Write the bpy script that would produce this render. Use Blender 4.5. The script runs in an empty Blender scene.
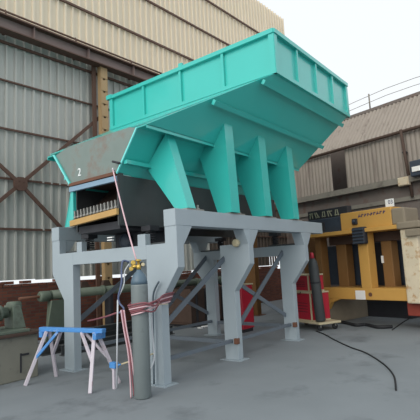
import bpy, bmesh, math, random
from mathutils import Vector, Matrix
random.seed(7)
SC = bpy.context.scene
COL = SC.collection

# ------------------------------------------------------------------ camera
F = 450.0
H = 1.645
_X = Vector((355, 38, F)).normalized()
_Y = Vector((-578, 87, F)); _Y = (_Y - _X * _X.dot(_Y)).normalized()
_Z = _X.cross(_Y)
if _Z.y > 0: _Z = -_Z
CAM = Vector((0, 0, H))
# rows of the world->camera matrix are image right, image down, forward
RIGHT = Vector((_X.x, _Y.x, _Z.x)); DOWN = Vector((_X.y, _Y.y, _Z.y)); FWD = Vector((_X.z, _Y.z, _Z.z))
cam_d = bpy.data.cameras.new('camera'); cam = bpy.data.objects.new('camera', cam_d); COL.objects.link(cam)
m = Matrix((RIGHT, -DOWN, -FWD)).transposed().to_4x4(); m.translation = CAM
cam.matrix_world = m
cam_d.sensor_width = 36; cam_d.lens = 36 * F / 420; cam_d.clip_end = 500
SC.camera = cam

# ------------------------------------------------------------------ sky, sun, exposure
w = bpy.data.worlds.new('sky'); SC.world = w; w.use_nodes = True
nt = w.node_tree; nt.nodes.clear()
bg = nt.nodes.new('ShaderNodeBackground'); wo = nt.nodes.new('ShaderNodeOutputWorld')
bg.inputs['Color'].default_value = (0.93, 0.97, 1.0, 1); bg.inputs['Strength'].default_value = 1.0
nt.links.new(bg.outputs[0], wo.inputs[0])
sd = bpy.data.lights.new('sun', 'SUN'); sun = bpy.data.objects.new('sun', sd); COL.objects.link(sun)
sd.energy = 1.9; sd.angle = math.radians(50); sd.color = (1.0, 0.94, 0.84)
sun.rotation_euler = Vector((1.0, 0.12, -0.55)).to_track_quat('-Z', 'Y').to_euler()
vs = SC.view_settings
vs.view_transform = 'Standard'; vs.look = 'None'; vs.gamma = 1; vs.use_curve_mapping = False; vs.exposure = 0.05

# ------------------------------------------------------------------ helpers
def ray(u, v): return RIGHT * (u - 210) + DOWN * (v - 210) + FWD * F
def at(u, v, axis, val):
    """point seen at (u, v) in the plane world axis = val"""
    d = ray(u, v); i = 'XYZ'.index(axis); t = (val - CAM[i]) / d[i]
    return CAM + d * t

def lin(c):
    r = []
    for x in c:
        x /= 255.0
        r.append(x / 12.92 if x <= 0.04045 else ((x + 0.055) / 1.055) ** 2.4)
    return (*r, 1)

def mat(name, col, rough=0.5, metal=0.0, var=0.12, scale=6.0, stain=None, stain_amt=0.0, stain_scale=2.5, bump=0.05, streak=False, spec=0.5):
    m = bpy.data.materials.new(name); m.use_nodes = True
    t = m.node_tree; b = t.nodes['Principled BSDF']; L = t.links.new
    tc = t.nodes.new('ShaderNodeTexCoord'); mp = t.nodes.new('ShaderNodeMapping'); L(tc.outputs['Object'], mp.inputs[0])
    n = t.nodes.new('ShaderNodeTexNoise'); n.inputs['Scale'].default_value = scale; n.inputs['Detail'].default_value = 6
    L(mp.outputs[0], n.inputs['Vector'])
    mx = t.nodes.new('ShaderNodeMix'); mx.data_type = 'RGBA'
    c = lin(col); k1 = 1 - var; k2 = 1 + var
    mx.inputs[6].default_value = (c[0]*k1, c[1]*k1, c[2]*k1, 1); mx.inputs[7].default_value = (min(1, c[0]*k2), min(1, c[1]*k2), min(1, c[2]*k2), 1)
    L(n.outputs['Fac'], mx.inputs[0]); out = mx.outputs[2]
    if stain:
        n2 = t.nodes.new('ShaderNodeTexNoise'); n2.inputs['Scale'].default_value = stain_scale; n2.inputs['Detail'].default_value = 8; n2.inputs['Roughness'].default_value = 0.65
        mp2 = t.nodes.new('ShaderNodeMapping'); L(tc.outputs['Object'], mp2.inputs[0])
        if streak: mp2.inputs['Scale'].default_value = (3, 3, 0.35)
        L(mp2.outputs[0], n2.inputs['Vector'])
        r = t.nodes.new('ShaderNodeValToRGB'); e = r.color_ramp.elements
        lo = 0.72 - 0.4 * stain_amt
        e[0].position = lo; e[0].color = (0, 0, 0, 1); e[1].position = lo + 0.16; e[1].color = (1, 1, 1, 1)
        L(n2.outputs['Fac'], r.inputs[0])
        m2 = t.nodes.new('ShaderNodeMix'); m2.data_type = 'RGBA'
        L(r.outputs[0], m2.inputs[0]); L(out, m2.inputs[6]); m2.inputs[7].default_value = lin(stain); out = m2.outputs[2]
    L(out, b.inputs['Base Color'])
    b.inputs['Roughness'].default_value = rough; b.inputs['Metallic'].default_value = metal
    b.inputs['Specular IOR Level'].default_value = spec
    if bump:
        bp = t.nodes.new('ShaderNodeBump'); bp.inputs['Strength'].default_value = bump; bp.inputs['Distance'].default_value = 0.02
        L(n.outputs['Fac'], bp.inputs['Height']); L(bp.outputs[0], b.inputs['Normal'])
    return m

def brick_mat():
    m = bpy.data.materials.new('brickwork'); m.use_nodes = True
    t = m.node_tree; b = t.nodes['Principled BSDF']; L = t.links.new
    tc = t.nodes.new('ShaderNodeTexCoord'); sp = t.nodes.new('ShaderNodeSeparateXYZ'); cb = t.nodes.new('ShaderNodeCombineXYZ')
    ad = t.nodes.new('ShaderNodeMath'); L(tc.outputs['Object'], sp.inputs[0])
    L(sp.outputs[0], ad.inputs[0]); L(sp.outputs[1], ad.inputs[1]); L(ad.outputs[0], cb.inputs[0]); L(sp.outputs[2], cb.inputs[1])
    br = t.nodes.new('ShaderNodeTexBrick'); L(cb.outputs[0], br.inputs['Vector'])
    br.inputs['Scale'].default_value = 1; br.inputs['Brick Width'].default_value = 0.23; br.inputs['Row Height'].default_value = 0.077; br.inputs['Mortar Size'].default_value = 0.008
    br.inputs['Color1'].default_value = lin((134, 78, 60)); br.inputs['Color2'].default_value = lin((106, 60, 50)); br.inputs['Mortar'].default_value = lin((96, 82, 74))
    n = t.nodes.new('ShaderNodeTexNoise'); n.inputs['Scale'].default_value = 1.7; n.inputs['Detail'].default_value = 6; L(tc.outputs['Object'], n.inputs['Vector'])
    mx = t.nodes.new('ShaderNodeMix'); mx.data_type = 'RGBA'; mx.blend_type = 'MULTIPLY'; mx.inputs[0].default_value = 0.6
    L(br.outputs['Color'], mx.inputs[6]); L(n.outputs['Fac'], mx.inputs[7]); L(mx.outputs[2], b.inputs['Base Color'])
    b.inputs['Roughness'].default_value = 0.9
    bp = t.nodes.new('ShaderNodeBump'); bp.inputs['Strength'].default_value = 0.5; bp.inputs['Distance'].default_value = 0.01; bp.invert = True
    L(br.outputs['Fac'], bp.inputs['Height']); L(bp.outputs[0], b.inputs['Normal'])
    return m

class MB:
    def __init__(s): s.v = []; s.f = []; s.sm = []
    def add(s, vs, fs, smooth=False):
        o = len(s.v); s.v += [Vector(x) for x in vs]
        for f in fs: s.f.append([i + o for i in f]); s.sm.append(smooth)
        return s
    def box(s, x0, x1, y0, y1, z0, z1, M=None):
        vs = [Vector((x, y, z)) for x in (x0, x1) for y in (y0, y1) for z in (z0, z1)]
        if M: vs = [M @ v for v in vs]
        return s.add(vs, [(0,1,3,2),(4,6,7,5),(0,4,5,1),(2,3,7,6),(0,2,6,4),(1,5,7,3)])
    def prism(s, pts, ext):
        """polygon of 3-D points pushed along ext"""
        n = len(pts); a = [Vector(p) for p in pts]; b = [p + Vector(ext) for p in a]
        nr = Vector((0, 0, 0))
        for i in range(n): nr += a[i].cross(a[(i+1) % n])
        fs = [list(range(n)), [n + i for i in reversed(range(n))]] + [[i, n+i, n+(i+1) % n, (i+1) % n] for i in range(n)]
        if nr.dot(Vector(ext)) > 0: fs = [list(reversed(f)) for f in fs]
        return s.add(a + b, fs)
    def plate(s, pts, th):
        """polygon given thickness along its own normal, to both sides"""
        a = [Vector(p) for p in pts]; nr = Vector((0, 0, 0)); n = len(a)
        for i in range(n): nr += (a[i]-a[0]).cross(a[(i+1) % n]-a[0])
        nr.normalize()
        return s.prism([p - nr * th / 2 for p in a], nr * th)
    def bar(s, p0, p1, w, h, up=(0, 0, 1)):
        p0 = Vector(p0); p1 = Vector(p1); d = (p1 - p0).normalized(); r = d.cross(Vector(up))
        if r.length < 1e-4: r = d.cross(Vector((1, 0, 0)))
        r.normalize(); u = r.cross(d)
        q = [p0 + r*a*w/2 + u*b*h/2 for a, b in ((-1,-1),(1,-1),(1,1),(-1,1))]
        return s.prism(q, p1 - p0)
    def tube(s, pts, r, n=8, close=False, caps=True):
        P = [Vector(p) for p in pts]; N = len(P); rs = r if isinstance(r, (list, tuple)) else [r]*N
        vs = []; prev = None
        for i, p in enumerate(P):
            d = (P[(i+1) % N] - P[i-1]) if close else (P[min(i+1, N-1)] - P[max(i-1, 0)])
            d.normalize()
            if prev is None:
                a = d.cross(Vector((0, 0, 1)))
                if a.length < 1e-3: a = d.cross(Vector((1, 0, 0)))
            else: a = prev - d * prev.dot(d)
            a.normalize(); prev = a; b = d.cross(a)
            vs += [p + (a*math.cos(2*math.pi*k/n) + b*math.sin(2*math.pi*k/n))*rs[i] for k in range(n)]
        fs = []
        for i in range(N if close else N-1):
            for k in range(n):
                j = (i+1) % N
                fs.append((i*n+k, i*n+(k+1) % n, j*n+(k+1) % n, j*n+k))
        s.add(vs, fs, True)
        if caps and not close:
            o = len(s.v) - len(vs)
            s.f.append([o+k for k in reversed(range(n))]); s.sm.append(False)
            s.f.append([o+(N-1)*n+k for k in range(n)]); s.sm.append(False)
        return s
    def lathe(s, c, prof, n=20, axis=(0, 0, 1)):
        """profile [(r, t)] turned about an axis through c"""
        ax = Vector(axis).normalized(); c = Vector(c)
        return s.tubes(c, ax, prof, n)
    def tubes(s, c, ax, prof, n):
        a = ax.cross(Vector((0, 0, 1)))
        if a.length < 1e-3: a = Vector((1, 0, 0))
        a.normalize(); b = ax.cross(a); vs = []
        for r, t in prof:
            vs += [c + ax*t + (a*math.cos(2*math.pi*k/n) + b*math.sin(2*math.pi*k/n))*r for k in range(n)]
        fs = [(i*n+k, i*n+(k+1) % n, (i+1)*n+(k+1) % n, (i+1)*n+k) for i in range(len(prof)-1) for k in range(n)]
        s.add(vs, fs, True); o = len(s.v)-len(vs)
        s.f.append([o+k for k in reversed(range(n))]); s.sm.append(False)
        s.f.append([o+(len(prof)-1)*n+k for k in range(n)]); s.sm.append(False)
        return s
    def build(s, name, material, parent=None, bevel=0.0, kind=None):
        me = bpy.data.meshes.new(name); off = origin(parent)
        me.from_pydata([tuple(v - off) for v in s.v], [], s.f); me.materials.append(material)
        me.polygons.foreach_set('use_smooth', s.sm); me.update()
        o = bpy.data.objects.new(name, me); COL.objects.link(o)
        if parent: o.parent = parent
        if bevel:
            b = o.modifiers.new('bevel', 'BEVEL'); b.width = bevel; b.segments = 2; b.limit_method = 'ANGLE'
        if kind: o['kind'] = kind
        return o

def origin(o):
    p = Vector((0, 0, 0))
    while o: p += o.location; o = o.parent
    return p
def tag(o, label, cat, group=None):
    o['label'] = label; o['category'] = cat
    if group: o['group'] = group
    return o
def thing(name, loc, label, cat, group=None):
    o = bpy.data.objects.new(name, None); COL.objects.link(o); o.location = loc; o.empty_display_size = 0.1
    return tag(o, label, cat, group)
def shell(name, loc=(0, 0, 0)):
    o = bpy.data.objects.new(name, None); COL.objects.link(o); o.location = loc; o['kind'] = 'structure'; return o
def dup(o, parent=None, shift=(0, 0, 0)):
    c = o.copy(); COL.objects.link(c)
    if parent: c.parent = parent
    c.location = o.location + Vector(shift)
    for ch in o.children: dup(ch, c)
    return c
def letters(text, size, material, name, parent, M, extrude=0.002):
    cu = bpy.data.curves.new('lettering', 'FONT'); cu.body = text; cu.size = size; cu.extrude = extrude; cu.align_x = 'CENTER'; cu.align_y = 'CENTER'
    t = bpy.data.objects.new('lettering', cu); COL.objects.link(t)
    bpy.context.view_layer.update()
    me = bpy.data.meshes.new_from_object(t.evaluated_get(bpy.context.evaluated_depsgraph_get()))
    bpy.data.objects.remove(t); bpy.data.curves.remove(cu)
    me.name = name; M2 = Matrix.Translation(-origin(parent)) @ M
    me.transform(M2); me.materials.clear(); me.materials.append(material)
    o = bpy.data.objects.new(name, me); COL.objects.link(o); o.parent = parent
    return o

# ------------------------------------------------------------------ materials
M = {}
M['teal'] = mat('teal_paint', (58, 188, 180), 0.3, var=0.05, scale=2.0, bump=0.02)
M['teal'].node_tree.nodes['Principled BSDF'].inputs['Coat Weight'].default_value = 0.5; M['teal'].node_tree.nodes['Principled BSDF'].inputs['Coat Roughness'].default_value = 0.12
M['edge'] = mat('teal_cut_edge', (120, 225, 222), 0.3, var=0.05, bump=0)
M['grey'] = mat('light_grey_paint', (156, 169, 177), 0.45, var=0.05, scale=3.0, stain=(136, 145, 150), stain_amt=0.2, bump=0.02)
M['brace'] = mat('shaded_dark_steel', (98, 108, 118), 0.5, var=0.08)  # dark steel, with the shade on the braces also put into its colour
M['steel'] = mat('raw_mill_plate', (122, 136, 132), 0.55, 0.2, var=0.15, scale=3.0, stain=(126, 116, 108), stain_amt=0.5, stain_scale=3, bump=0.05)
M['dark_plate'] = mat('dark_mill_plate', (68, 72, 74), 0.55, 0.2, var=0.2, scale=4.0, stain=(92, 84, 76), stain_amt=0.3, bump=0.05)
M['rust'] = mat('rusty_steel', (104, 70, 54), 0.8, var=0.25, scale=8.0, bump=0.15)
M['rustdark'] = mat('dark_rusty_steel', (74, 58, 50), 0.8, var=0.25, scale=7.0, bump=0.15)
M['bluegrey'] = mat('blue_grey_bar', (128, 156, 178), 0.5, var=0.1)
M['tan'] = mat('tan_primer', (186, 150, 92), 0.6, var=0.12, scale=5)
M['chalk'] = mat('white_chalk', (235, 240, 242), 0.9, var=0.05, bump=0)
M['sheet'] = mat('galvanised_sheet', (178, 180, 175), 0.38, 0.0, var=0.06, scale=1.2, stain=(148, 151, 148), stain_amt=0.3, stain_scale=1.0, streak=True, bump=0.0)
M['shadesheet'] = mat('shade_darkened_sheet', (92, 82, 74), 0.75, var=0.15, scale=2, stain=(70, 58, 50), stain_amt=0.45, stain_scale=1.5, streak=True, bump=0.05)  # wall sheet with the far bay's shade put into its colour
M['cream'] = mat('sunlit_cream_sheet', (226, 214, 192), 0.6, 0.0, var=0.06, scale=1.2, stain=(196, 182, 158), stain_amt=0.25, stain_scale=1.2, streak=True, bump=0.0)  # upper sheets, sunlight on them put into the paler warm colour
M['purlin'] = mat('brown_angle_iron', (94, 70, 60), 0.7, var=0.15, scale=5)
M['column'] = mat('tan_column_paint', (170, 144, 106), 0.6, var=0.12, scale=4, stain=(120, 92, 64), stain_amt=0.3, stain_scale=5, streak=True)
M['girder'] = mat('brown_grey_girder_paint', (124, 108, 104), 0.6, var=0.1, scale=2)
M['brick'] = brick_mat()
M['floor'] = mat('worn_concrete', (124, 131, 136), 0.75, var=0.16, scale=1.1, stain=(98, 104, 109), stain_amt=0.42, stain_scale=0.9, bump=0.05)
M['concrete'] = mat('old_concrete', (130, 126, 118), 0.85, var=0.18, scale=3, stain=(96, 90, 84), stain_amt=0.4, bump=0.1)
M['asbestos'] = mat('weathered_grey_sheet', (146, 138, 130), 0.85, var=0.12, scale=2.0, stain=(116, 106, 100), stain_amt=0.42, stain_scale=1.3, streak=True, bump=0.03)
M['plaster'] = mat('dirty_plaster', (112, 104, 100), 0.9, var=0.15, scale=2.5, stain=(104, 80, 72), stain_amt=0.45, bump=0.1)
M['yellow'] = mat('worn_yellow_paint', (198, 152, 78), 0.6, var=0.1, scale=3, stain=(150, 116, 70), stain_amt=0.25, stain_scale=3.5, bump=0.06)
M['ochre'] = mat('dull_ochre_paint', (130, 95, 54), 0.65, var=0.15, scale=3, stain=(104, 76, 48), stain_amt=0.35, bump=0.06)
M['ochreshade'] = mat('shaded_ochre_paint', (112, 78, 40), 0.7, var=0.15, scale=3, stain=(80, 58, 38), stain_amt=0.35)  # darker copy of the ochre, shade under the frame put into it
M['pale'] = mat('flaking_pale_yellow', (204, 192, 168), 0.75, var=0.12, scale=4, stain=(172, 132, 86), stain_amt=0.5, stain_scale=7, bump=0.1)
M['greyblock'] = mat('weathered_grey_block', (132, 122, 106), 0.8, var=0.15, scale=5, bump=0.1)
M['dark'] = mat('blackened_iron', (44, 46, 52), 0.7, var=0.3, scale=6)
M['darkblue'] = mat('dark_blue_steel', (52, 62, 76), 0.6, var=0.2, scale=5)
M['red'] = mat('red_enamel', (176, 36, 56), 0.4, var=0.12, scale=3, stain=(120, 30, 40), stain_amt=0.2)
M['redbrown'] = mat('red_oxide', (136, 58, 46), 0.7, var=0.12)
M['framecream'] = mat('cream_edge_paint', (190, 180, 150), 0.6, var=0.1)
M['bottle'] = mat('grey_cylinder_paint', (112, 122, 124), 0.45, var=0.12, scale=4, stain=(88, 94, 94), stain_amt=0.35, stain_scale=4)
M['bottletop'] = mat('blue_shoulder_paint', (84, 106, 122), 0.45, var=0.12, scale=6, stain=(92, 104, 102), stain_amt=0.3)
M['brass'] = mat('brass', (206, 176, 96), 0.35, 0.8, var=0.12)
M['pink'] = mat('pink_rubber', (212, 178, 186), 0.6, var=0.1, scale=14)
M['redhose'] = mat('faded_red_rubber', (134, 80, 88), 0.6, var=0.15, scale=14)
M['bluehose'] = mat('blue_rubber', (84, 96, 128), 0.5, var=0.15, scale=14)
M['whitehose'] = mat('grey_white_plastic', (196, 202, 208), 0.5, var=0.08)
M['rod'] = mat('bent_steel_rod', (96, 110, 120), 0.5, 0.4, var=0.1)
M['blue'] = mat('chipped_blue_paint', (76, 140, 206), 0.5, var=0.1, scale=8, stain=(206, 204, 214), stain_amt=0.35, stain_scale=9)
M['whitish'] = mat('scuffed_pale_paint', (196, 190, 200), 0.6, var=0.1, scale=8, stain=(166, 138, 140), stain_amt=0.4, stain_scale=6)
M['machine'] = mat('grey_green_enamel', (92, 104, 92), 0.55, var=0.2, scale=6, stain=(64, 62, 56), stain_amt=0.4, bump=0.05)
M['base'] = mat('stained_concrete_base', (124, 124, 114), 0.85, var=0.15, scale=4, stain=(86, 86, 80), stain_amt=0.35, bump=0.1)
M['rubber'] = mat('black_rubber', (30, 32, 36), 0.7, var=0.2)
M['white'] = mat('white_enamel', (232, 232, 230), 0.5, var=0.03, bump=0)
M['ink'] = mat('dark_blue_lettering', (64, 58, 96), 0.8, var=0.1, bump=0)
M['paleink'] = mat('grey_green_lettering', (150, 150, 128), 0.8, var=0.2, bump=0)
M['bolt'] = mat('zinc_bolt', (150, 150, 146), 0.45, 0.5, var=0.1)
M['slitwhite'] = mat('light_slit_white', (236, 238, 238), 0.35, 0.0, var=0.05)  # white standing in for slits and glimpses of light

# ------------------------------------------------------------------ floor
fl = MB()
fl.box(-60, 60, -90, 11.05, -0.3, 0.0)
flo = fl.build('floor', M['floor']); flo['kind'] = 'structure'

# ------------------------------------------------------------------ left wall (local frame: s along, z up, d into the room)
WA = math.radians(-2.4)
WD = Vector((math.cos(WA), math.sin(WA), 0)); WN = Vector((math.sin(WA), -math.cos(WA), 0))   # WN points into the room
W0 = Vector((5.5, 11.0, 0))
def wp(s, z, d=0.0): return W0 + WD*s + WN*d + Vector((0, 0, z))
def wpx(u, v, d=0.0):
    r = ray(u, v); P = W0 + WN*d; t = (P - CAM).dot(WN) / r.dot(WN); q = CAM + r*t - W0
    return q.dot(WD), q.z
wall = shell('wall_left', W0)
def corrugated(name, width, z0, z1, origin_fn, pitch, prof, material, parent, th=0.004):
    """one sheet: profile prof = [(fraction of pitch, depth)] repeated across the width"""
    n = int(round(width / pitch)); pts = []
    for i in range(n):
        for a, d in prof: pts.append(((i + a) * pitch, d))
    pts.append((n * pitch, prof[0][1]))
    b = MB(); vs = []
    for s, d in pts:
        for z in (z0, z1): vs.append(origin_fn(s, z, d))
    b.add(vs, [(2*i, 2*i+2, 2*i+3, 2*i+1) for i in range(len(pts)-1)])
    o = b.build(name, material, parent)
    sol = o.modifiers.new('gauge', 'SOLIDIFY'); sol.thickness = th; sol.offset = 0
    return o
PROF = [(0, 0), (0.70, 0), (0.745, 0.06), (0.93, 0.06), (0.975, 0)]
ROWS = [(1.56, 4.9, 'sheet', 0.02), (4.82, 8.3, 'sheet', 0.012), (8.2, 11.2, 'cream', 0.02), (11.1, 14.5, 'cream', 0.012)]
for z0, z1, mk, dd in ROWS:
    first = None
    for i in range(-3, 15):
        if z0 < 8 and i >= 8:                      # far-end sheets with shade put into their colour, one of them cut short over open boards
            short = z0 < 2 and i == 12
            corrugated('sheet', 1.0, 2.35 if short else z0, z1, lambda s, z, d, i=i: wp(s + i*1.0, z, d + dd + (0.006 if i % 2 else 0)), 0.25, PROF, M['shadesheet'], wall)
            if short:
                for k in range(5): MB().prism([wp(i+k*0.2, 1.56, 0.0), wp(i+k*0.2+0.13, 1.56, 0.0), wp(i+k*0.2+0.13, 1.56, 0.02), wp(i+k*0.2, 1.56, 0.02)], (0, 0, 0.85)).build('open_board', M['shadesheet'], wall)
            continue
        if first is None:
            first = corrugated('sheet', 1.0, z0, z1, lambda s, z, d, i=i: wp(s + i*1.0, z, d + dd), 0.25, PROF, M[mk], wall)
            k0 = i
        else:
            c = first.copy(); COL.objects.link(c); c.parent = wall
            c.location = WD * (i - k0) + WN * (0.006 if i % 2 else 0.0) + Vector((0, 0, random.uniform(-0.02, 0.02) if z0 < 2 else 0))
# brickwork under the sheets with a ragged top course
bb = MB(); bb.prism([wp(-3, 0, 0.1), wp(15, 0, 0.1), wp(15, 0, -0.13), wp(-3, 0, -0.13)], (0, 0, 1.39)); bb.build('brick_base', M['brick'], wall)
bm_ = MB(); bm_.box(0, 0.22, -0.115, 0.115, 0, 0.07)
Mw = Matrix.Rotation(WA, 4, 'Z')
proto = None
s = -2.9
while s < 12.5:
    for lev in range(2):
        if lev == 1 and random.random() < 0.45: continue
        if proto is None:
            p = MB(); p.box(0, 0.22, -0.22, 0.0, 0, 0.07, Matrix.Translation(wp(s, 1.39, 0.1) - Vector((0,0,0))) @ Mw @ Matrix.Translation((0, 0.21, 0)))
            proto = p.build('brick', M['brick'], wall, 0.006); ps = s
        else:
            c = proto.copy(); COL.objects.link(c); c.parent = wall
            c.location = WD*(s-ps + lev*0.05) + Vector((0, 0, lev*0.075 + random.uniform(-0.004, 0.004))) + WN*random.uniform(-0.01, 0.01)
    s += 0.232
# rails (purlins) seen on the inside of the sheets
for (u, v) in ((0, 78.6), (0, 127.3), (0, 177.5), (0, 228.6)):
    ss, zz = wpx(u, v, 0.1)
    r = MB(); r.prism([wp(-3.5, zz-0.03, 0.07), wp(-3.5, zz-0.03, 0.12), wp(-3.5, zz-0.02, 0.12), wp(-3.5, zz-0.02, 0.082), wp(-3.5, zz+0.03, 0.082), wp(-3.5, zz+0.03, 0.07)], WD*18.4)
    r.build('purlin', M['purlin'], wall)
for zz in (7.75, 9.7, 11.2, 12.7):
    MB().bar(wp(-3.5, zz, 0.1), wp(15, zz, 0.1), 0.05, 0.07).build('purlin', M['purlin'], wall)
# cross bracing
G = wpx(20.5, 184, 0.2)
for (u, v) in ((100, 117), (-30, 138), (64, 231), (-34, 228)):
    e = wpx(u, v, 0.2)
    MB().bar(wp(G[0], G[1], 0.2), wp(e[0], e[1], 0.2), 0.09, 0.05, WN).build('brace', M['purlin'], wall)
g = MB()
oct_ = [(math.cos(a*math.pi/4 + 0.4)*0.19, math.sin(a*math.pi/4 + 0.4)*0.19) for a in range(8)]
g.prism([wp(G[0]+a, G[1]+b, 0.17) for a, b in oct_], WN*0.07); g.build('gusset_plate', M['purlin'], wall)
for a in range(4):
    p = wp(G[0]+0.09*math.cos(a*math.pi/2+0.7), G[1]+0.09*math.sin(a*math.pi/2+0.7), 0.24)
    MB().lathe(p, [(0.016, 0), (0.016, 0.015)], 6, WN).build('bolt', M['purlin'], wall)

# steel column of two channels joined by batten plates
cs0, _ = wpx(101, 100, 0.45); cs1, _ = wpx(108, 100, 0.45)
base = wp((cs0+cs1)/2, 0, 0.35)
colm = thing('steel_column', base, 'tall tan painted battened steel column standing against the left corrugated wall', 'column')
ZT = 8.2
for s_ in (cs0, cs1-0.09):
    c = MB()
    c.prism([wp(s_, 0, 0.3), wp(s_+0.09, 0, 0.3), wp(s_+0.09, 0, 0.31), wp(s_+0.012, 0, 0.31), wp(s_+0.012, 0, 0.44), wp(s_+0.09, 0, 0.44), wp(s_+0.09, 0, 0.45), wp(s_, 0, 0.45)], (0, 0, ZT))
    c.build('channel', M['column'], colm)
zz = 0.3
while zz < ZT - 0.3:
    b = MB(); b.prism([wp(cs0+0.01, zz, 0.452), wp(cs1-0.01, zz, 0.452), wp(cs1-0.01, zz+0.34, 0.452), wp(cs0+0.01, zz+0.34, 0.452)], WN*0.012)
    bo = b.build('batten_plate', M['column'], colm)
    zz += 0.4
b = MB(); b.prism([wp(cs0+0.02, 0, 0.32), wp(cs1-0.02, 0, 0.32), wp(cs1-0.02, 0, 0.33), wp(cs0+0.02, 0, 0.33)], (0, 0, ZT)); b.build('web_plate', M['rustdark'], colm)
b = MB(); b.prism([wp(cs0-0.1, 0, 0.1), wp(cs1+0.1, 0, 0.1), wp(cs1+0.1, 0, 0.55), wp(cs0-0.1, 0, 0.55)], (0, 0, 0.02)); b.build('base_plate', M['rust'], colm)
b = MB(); b.prism([wp(cs0-0.16, 0, 0.22), wp(cs0-0.04, 0, 0.22), wp(cs0-0.04, 0, 0.28), wp(cs0-0.16, 0, 0.28)], (0, 0, ZT)); b.build('side_post', M['purlin'], colm)

# crane girder on top of the column
gz0 = wpx(120, 71.7, 0.5)[1]; gz1 = wpx(120, 62.0, 0.5)[1]
ZT2 = gz0
gd = thing('crane_girder', wp(2, gz0, 0.5), 'long brown grey crane girder running along the top of the left wall', 'girder')
def section(b, s0, s1, pts): b.prism([wp(s0, z, d) for d, z in pts], WD*(s1-s0)); return b
S0, S1 = -3.5, 15
section(MB(), S0, S1, [(0.44, gz0), (0.46, gz0), (0.46, gz1), (0.44, gz1)]).build('web', M['girder'], gd)
section(MB(), S0, S1, [(0.30, gz0-0.03), (0.60, gz0-0.03), (0.60, gz0), (0.30, gz0)]).build('bottom_flange', M['purlin'], gd)
section(MB(), S0, S1, [(0.26, gz1), (0.62, gz1), (0.62, gz1+0.03), (0.26, gz1+0.03)]).build('top_flange', M['purlin'], gd)
section(MB(), S0, S1, [(0.41, gz1+0.03), (0.48, gz1+0.03), (0.48, gz1+0.13), (0.41, gz1+0.13)]).build('rail', M['purlin'], gd)
for k in range(9):
    sx = -1 + k*1.7
    b = MB(); b.prism([wp(sx, gz0, 0.46), wp(sx, gz0, 0.59), wp(sx, gz1, 0.59), wp(sx, gz1, 0.46)], WD*0.012); b.build('stiffener', M['girder'], gd)
for k, (dz) in enumerate((0.36,)):
    MB().tube([wp(S0, gz1+dz, 0.2), wp(S1, gz1+dz, 0.2)], 0.028, 6).build('pipe_rail', M['purlin'], gd)
for k in range(8):
    MB().bar(wp(-2+k*2.1, gz1+0.03, 0.3), wp(-2+k*2.1, gz1+0.4, 0.2), 0.03, 0.03).build('rail_bracket', M['purlin'], gd)
for k in range(8):
    MB().bar(wp(-2+k*2.1, gz0+0.1, 0.06), wp(-2+k*2.1, gz0+0.1, 0.44), 0.06, 0.06).build('wall_bracket', M['purlin'], gd)

# ------------------------------------------------------------------ end wall far behind the frame
wb = shell('wall_back', (19.4, 7.5, 0))
MB().box(19.4, 19.6, 3.4, 10.35, 0, 1.5).build('brick_base', M['brick'], wb)
for i in range(7):
    y0 = 3.4 + i
    if i == 0: lst = []
    corrugated('sheet', 1.0, 2.5, 5.0, lambda s, z, d: Vector((19.45 - d, y0 + s, z)), 0.25, PROF, M['asbestos'], wb)
for i in range(24):
    y0 = 3.4 + i*0.3
    if i % 4: MB().box(19.44, 19.47, y0, y0+0.27, 1.58, 2.6).build('louvre_board', M['dark'], wb)

# ------------------------------------------------------------------ right-hand shed and yellow machine (local frame: s left, z up, d away from the camera)
FA = math.radians(15)
FD = Vector((math.sin(FA), math.cos(FA), 0)); FN = Vector((math.cos(FA), -math.sin(FA), 0))
P0 = Vector((11.47, 5.245, 0))
def fp(s, z, d=0.0): return P0 + FD*s + FN*d + Vector((0, 0, z))
def fpx(u, v, d=0.0):
    r = ray(u, v); P = P0 + FN*d; t = (P - CAM).dot(FN) / r.dot(FN); q = CAM + r*t - P0
    return q.dot(FD), q.z
def fbox(s0, s1, z0, z1, d0, d1, b=None):
    b = b or MB(); b.prism([fp(s0, z0, d0), fp(s1, z0, d0), fp(s1, z0, d1), fp(s0, z0, d1)], (0, 0, z1-z0)); return b
SD = 2.5
wr = shell('wall_right', fp(0, 0, SD))
o_s = fpx(330.5, 170, SD)[0], fpx(345, 170, SD)[0]      # dark doorway between sheets
zl = 3.83; zg = 5.22
fbox(-7, 3.4, 0, zl-0.12, SD, SD+0.25).build('plaster_wall', M['plaster'], wr)
fbox(-7, 3.5, zl-0.12, zl+0.06, SD-0.22, SD+0.2).build('ledge', M['concrete'], wr)
fbox(-7, 3.5, zl-0.62, zl-0.5, SD-0.06, SD).build('band_course', M['concrete'], wr)
AP = [(0, 0), (0.25, 0.02), (0.5, 0.03), (0.75, 0.02)]
sx = -7.0; k = 0
def a_sheet(s0, wd, z0, z1, fn, nm='sheet'):
    corrugated(nm, wd, z0, z1, fn, wd/7.0, AP, M['asbestos'], wr, 0.008)
edges = []
sx = o_s[1]
while sx > -7: edges.append((sx-0.98, sx)); sx -= 0.98
sx = o_s[0]
while sx < 3.4: edges.append((sx, sx+0.98)); sx += 0.98
for k, (a, b_) in enumerate(edges):
    a_sheet(a, b_-a, zl+0.05, zg+0.03, lambda s, z, d, a=a: fp(a+s, z, SD+0.06-d-(0.012 if k % 2 else 0)))
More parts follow.
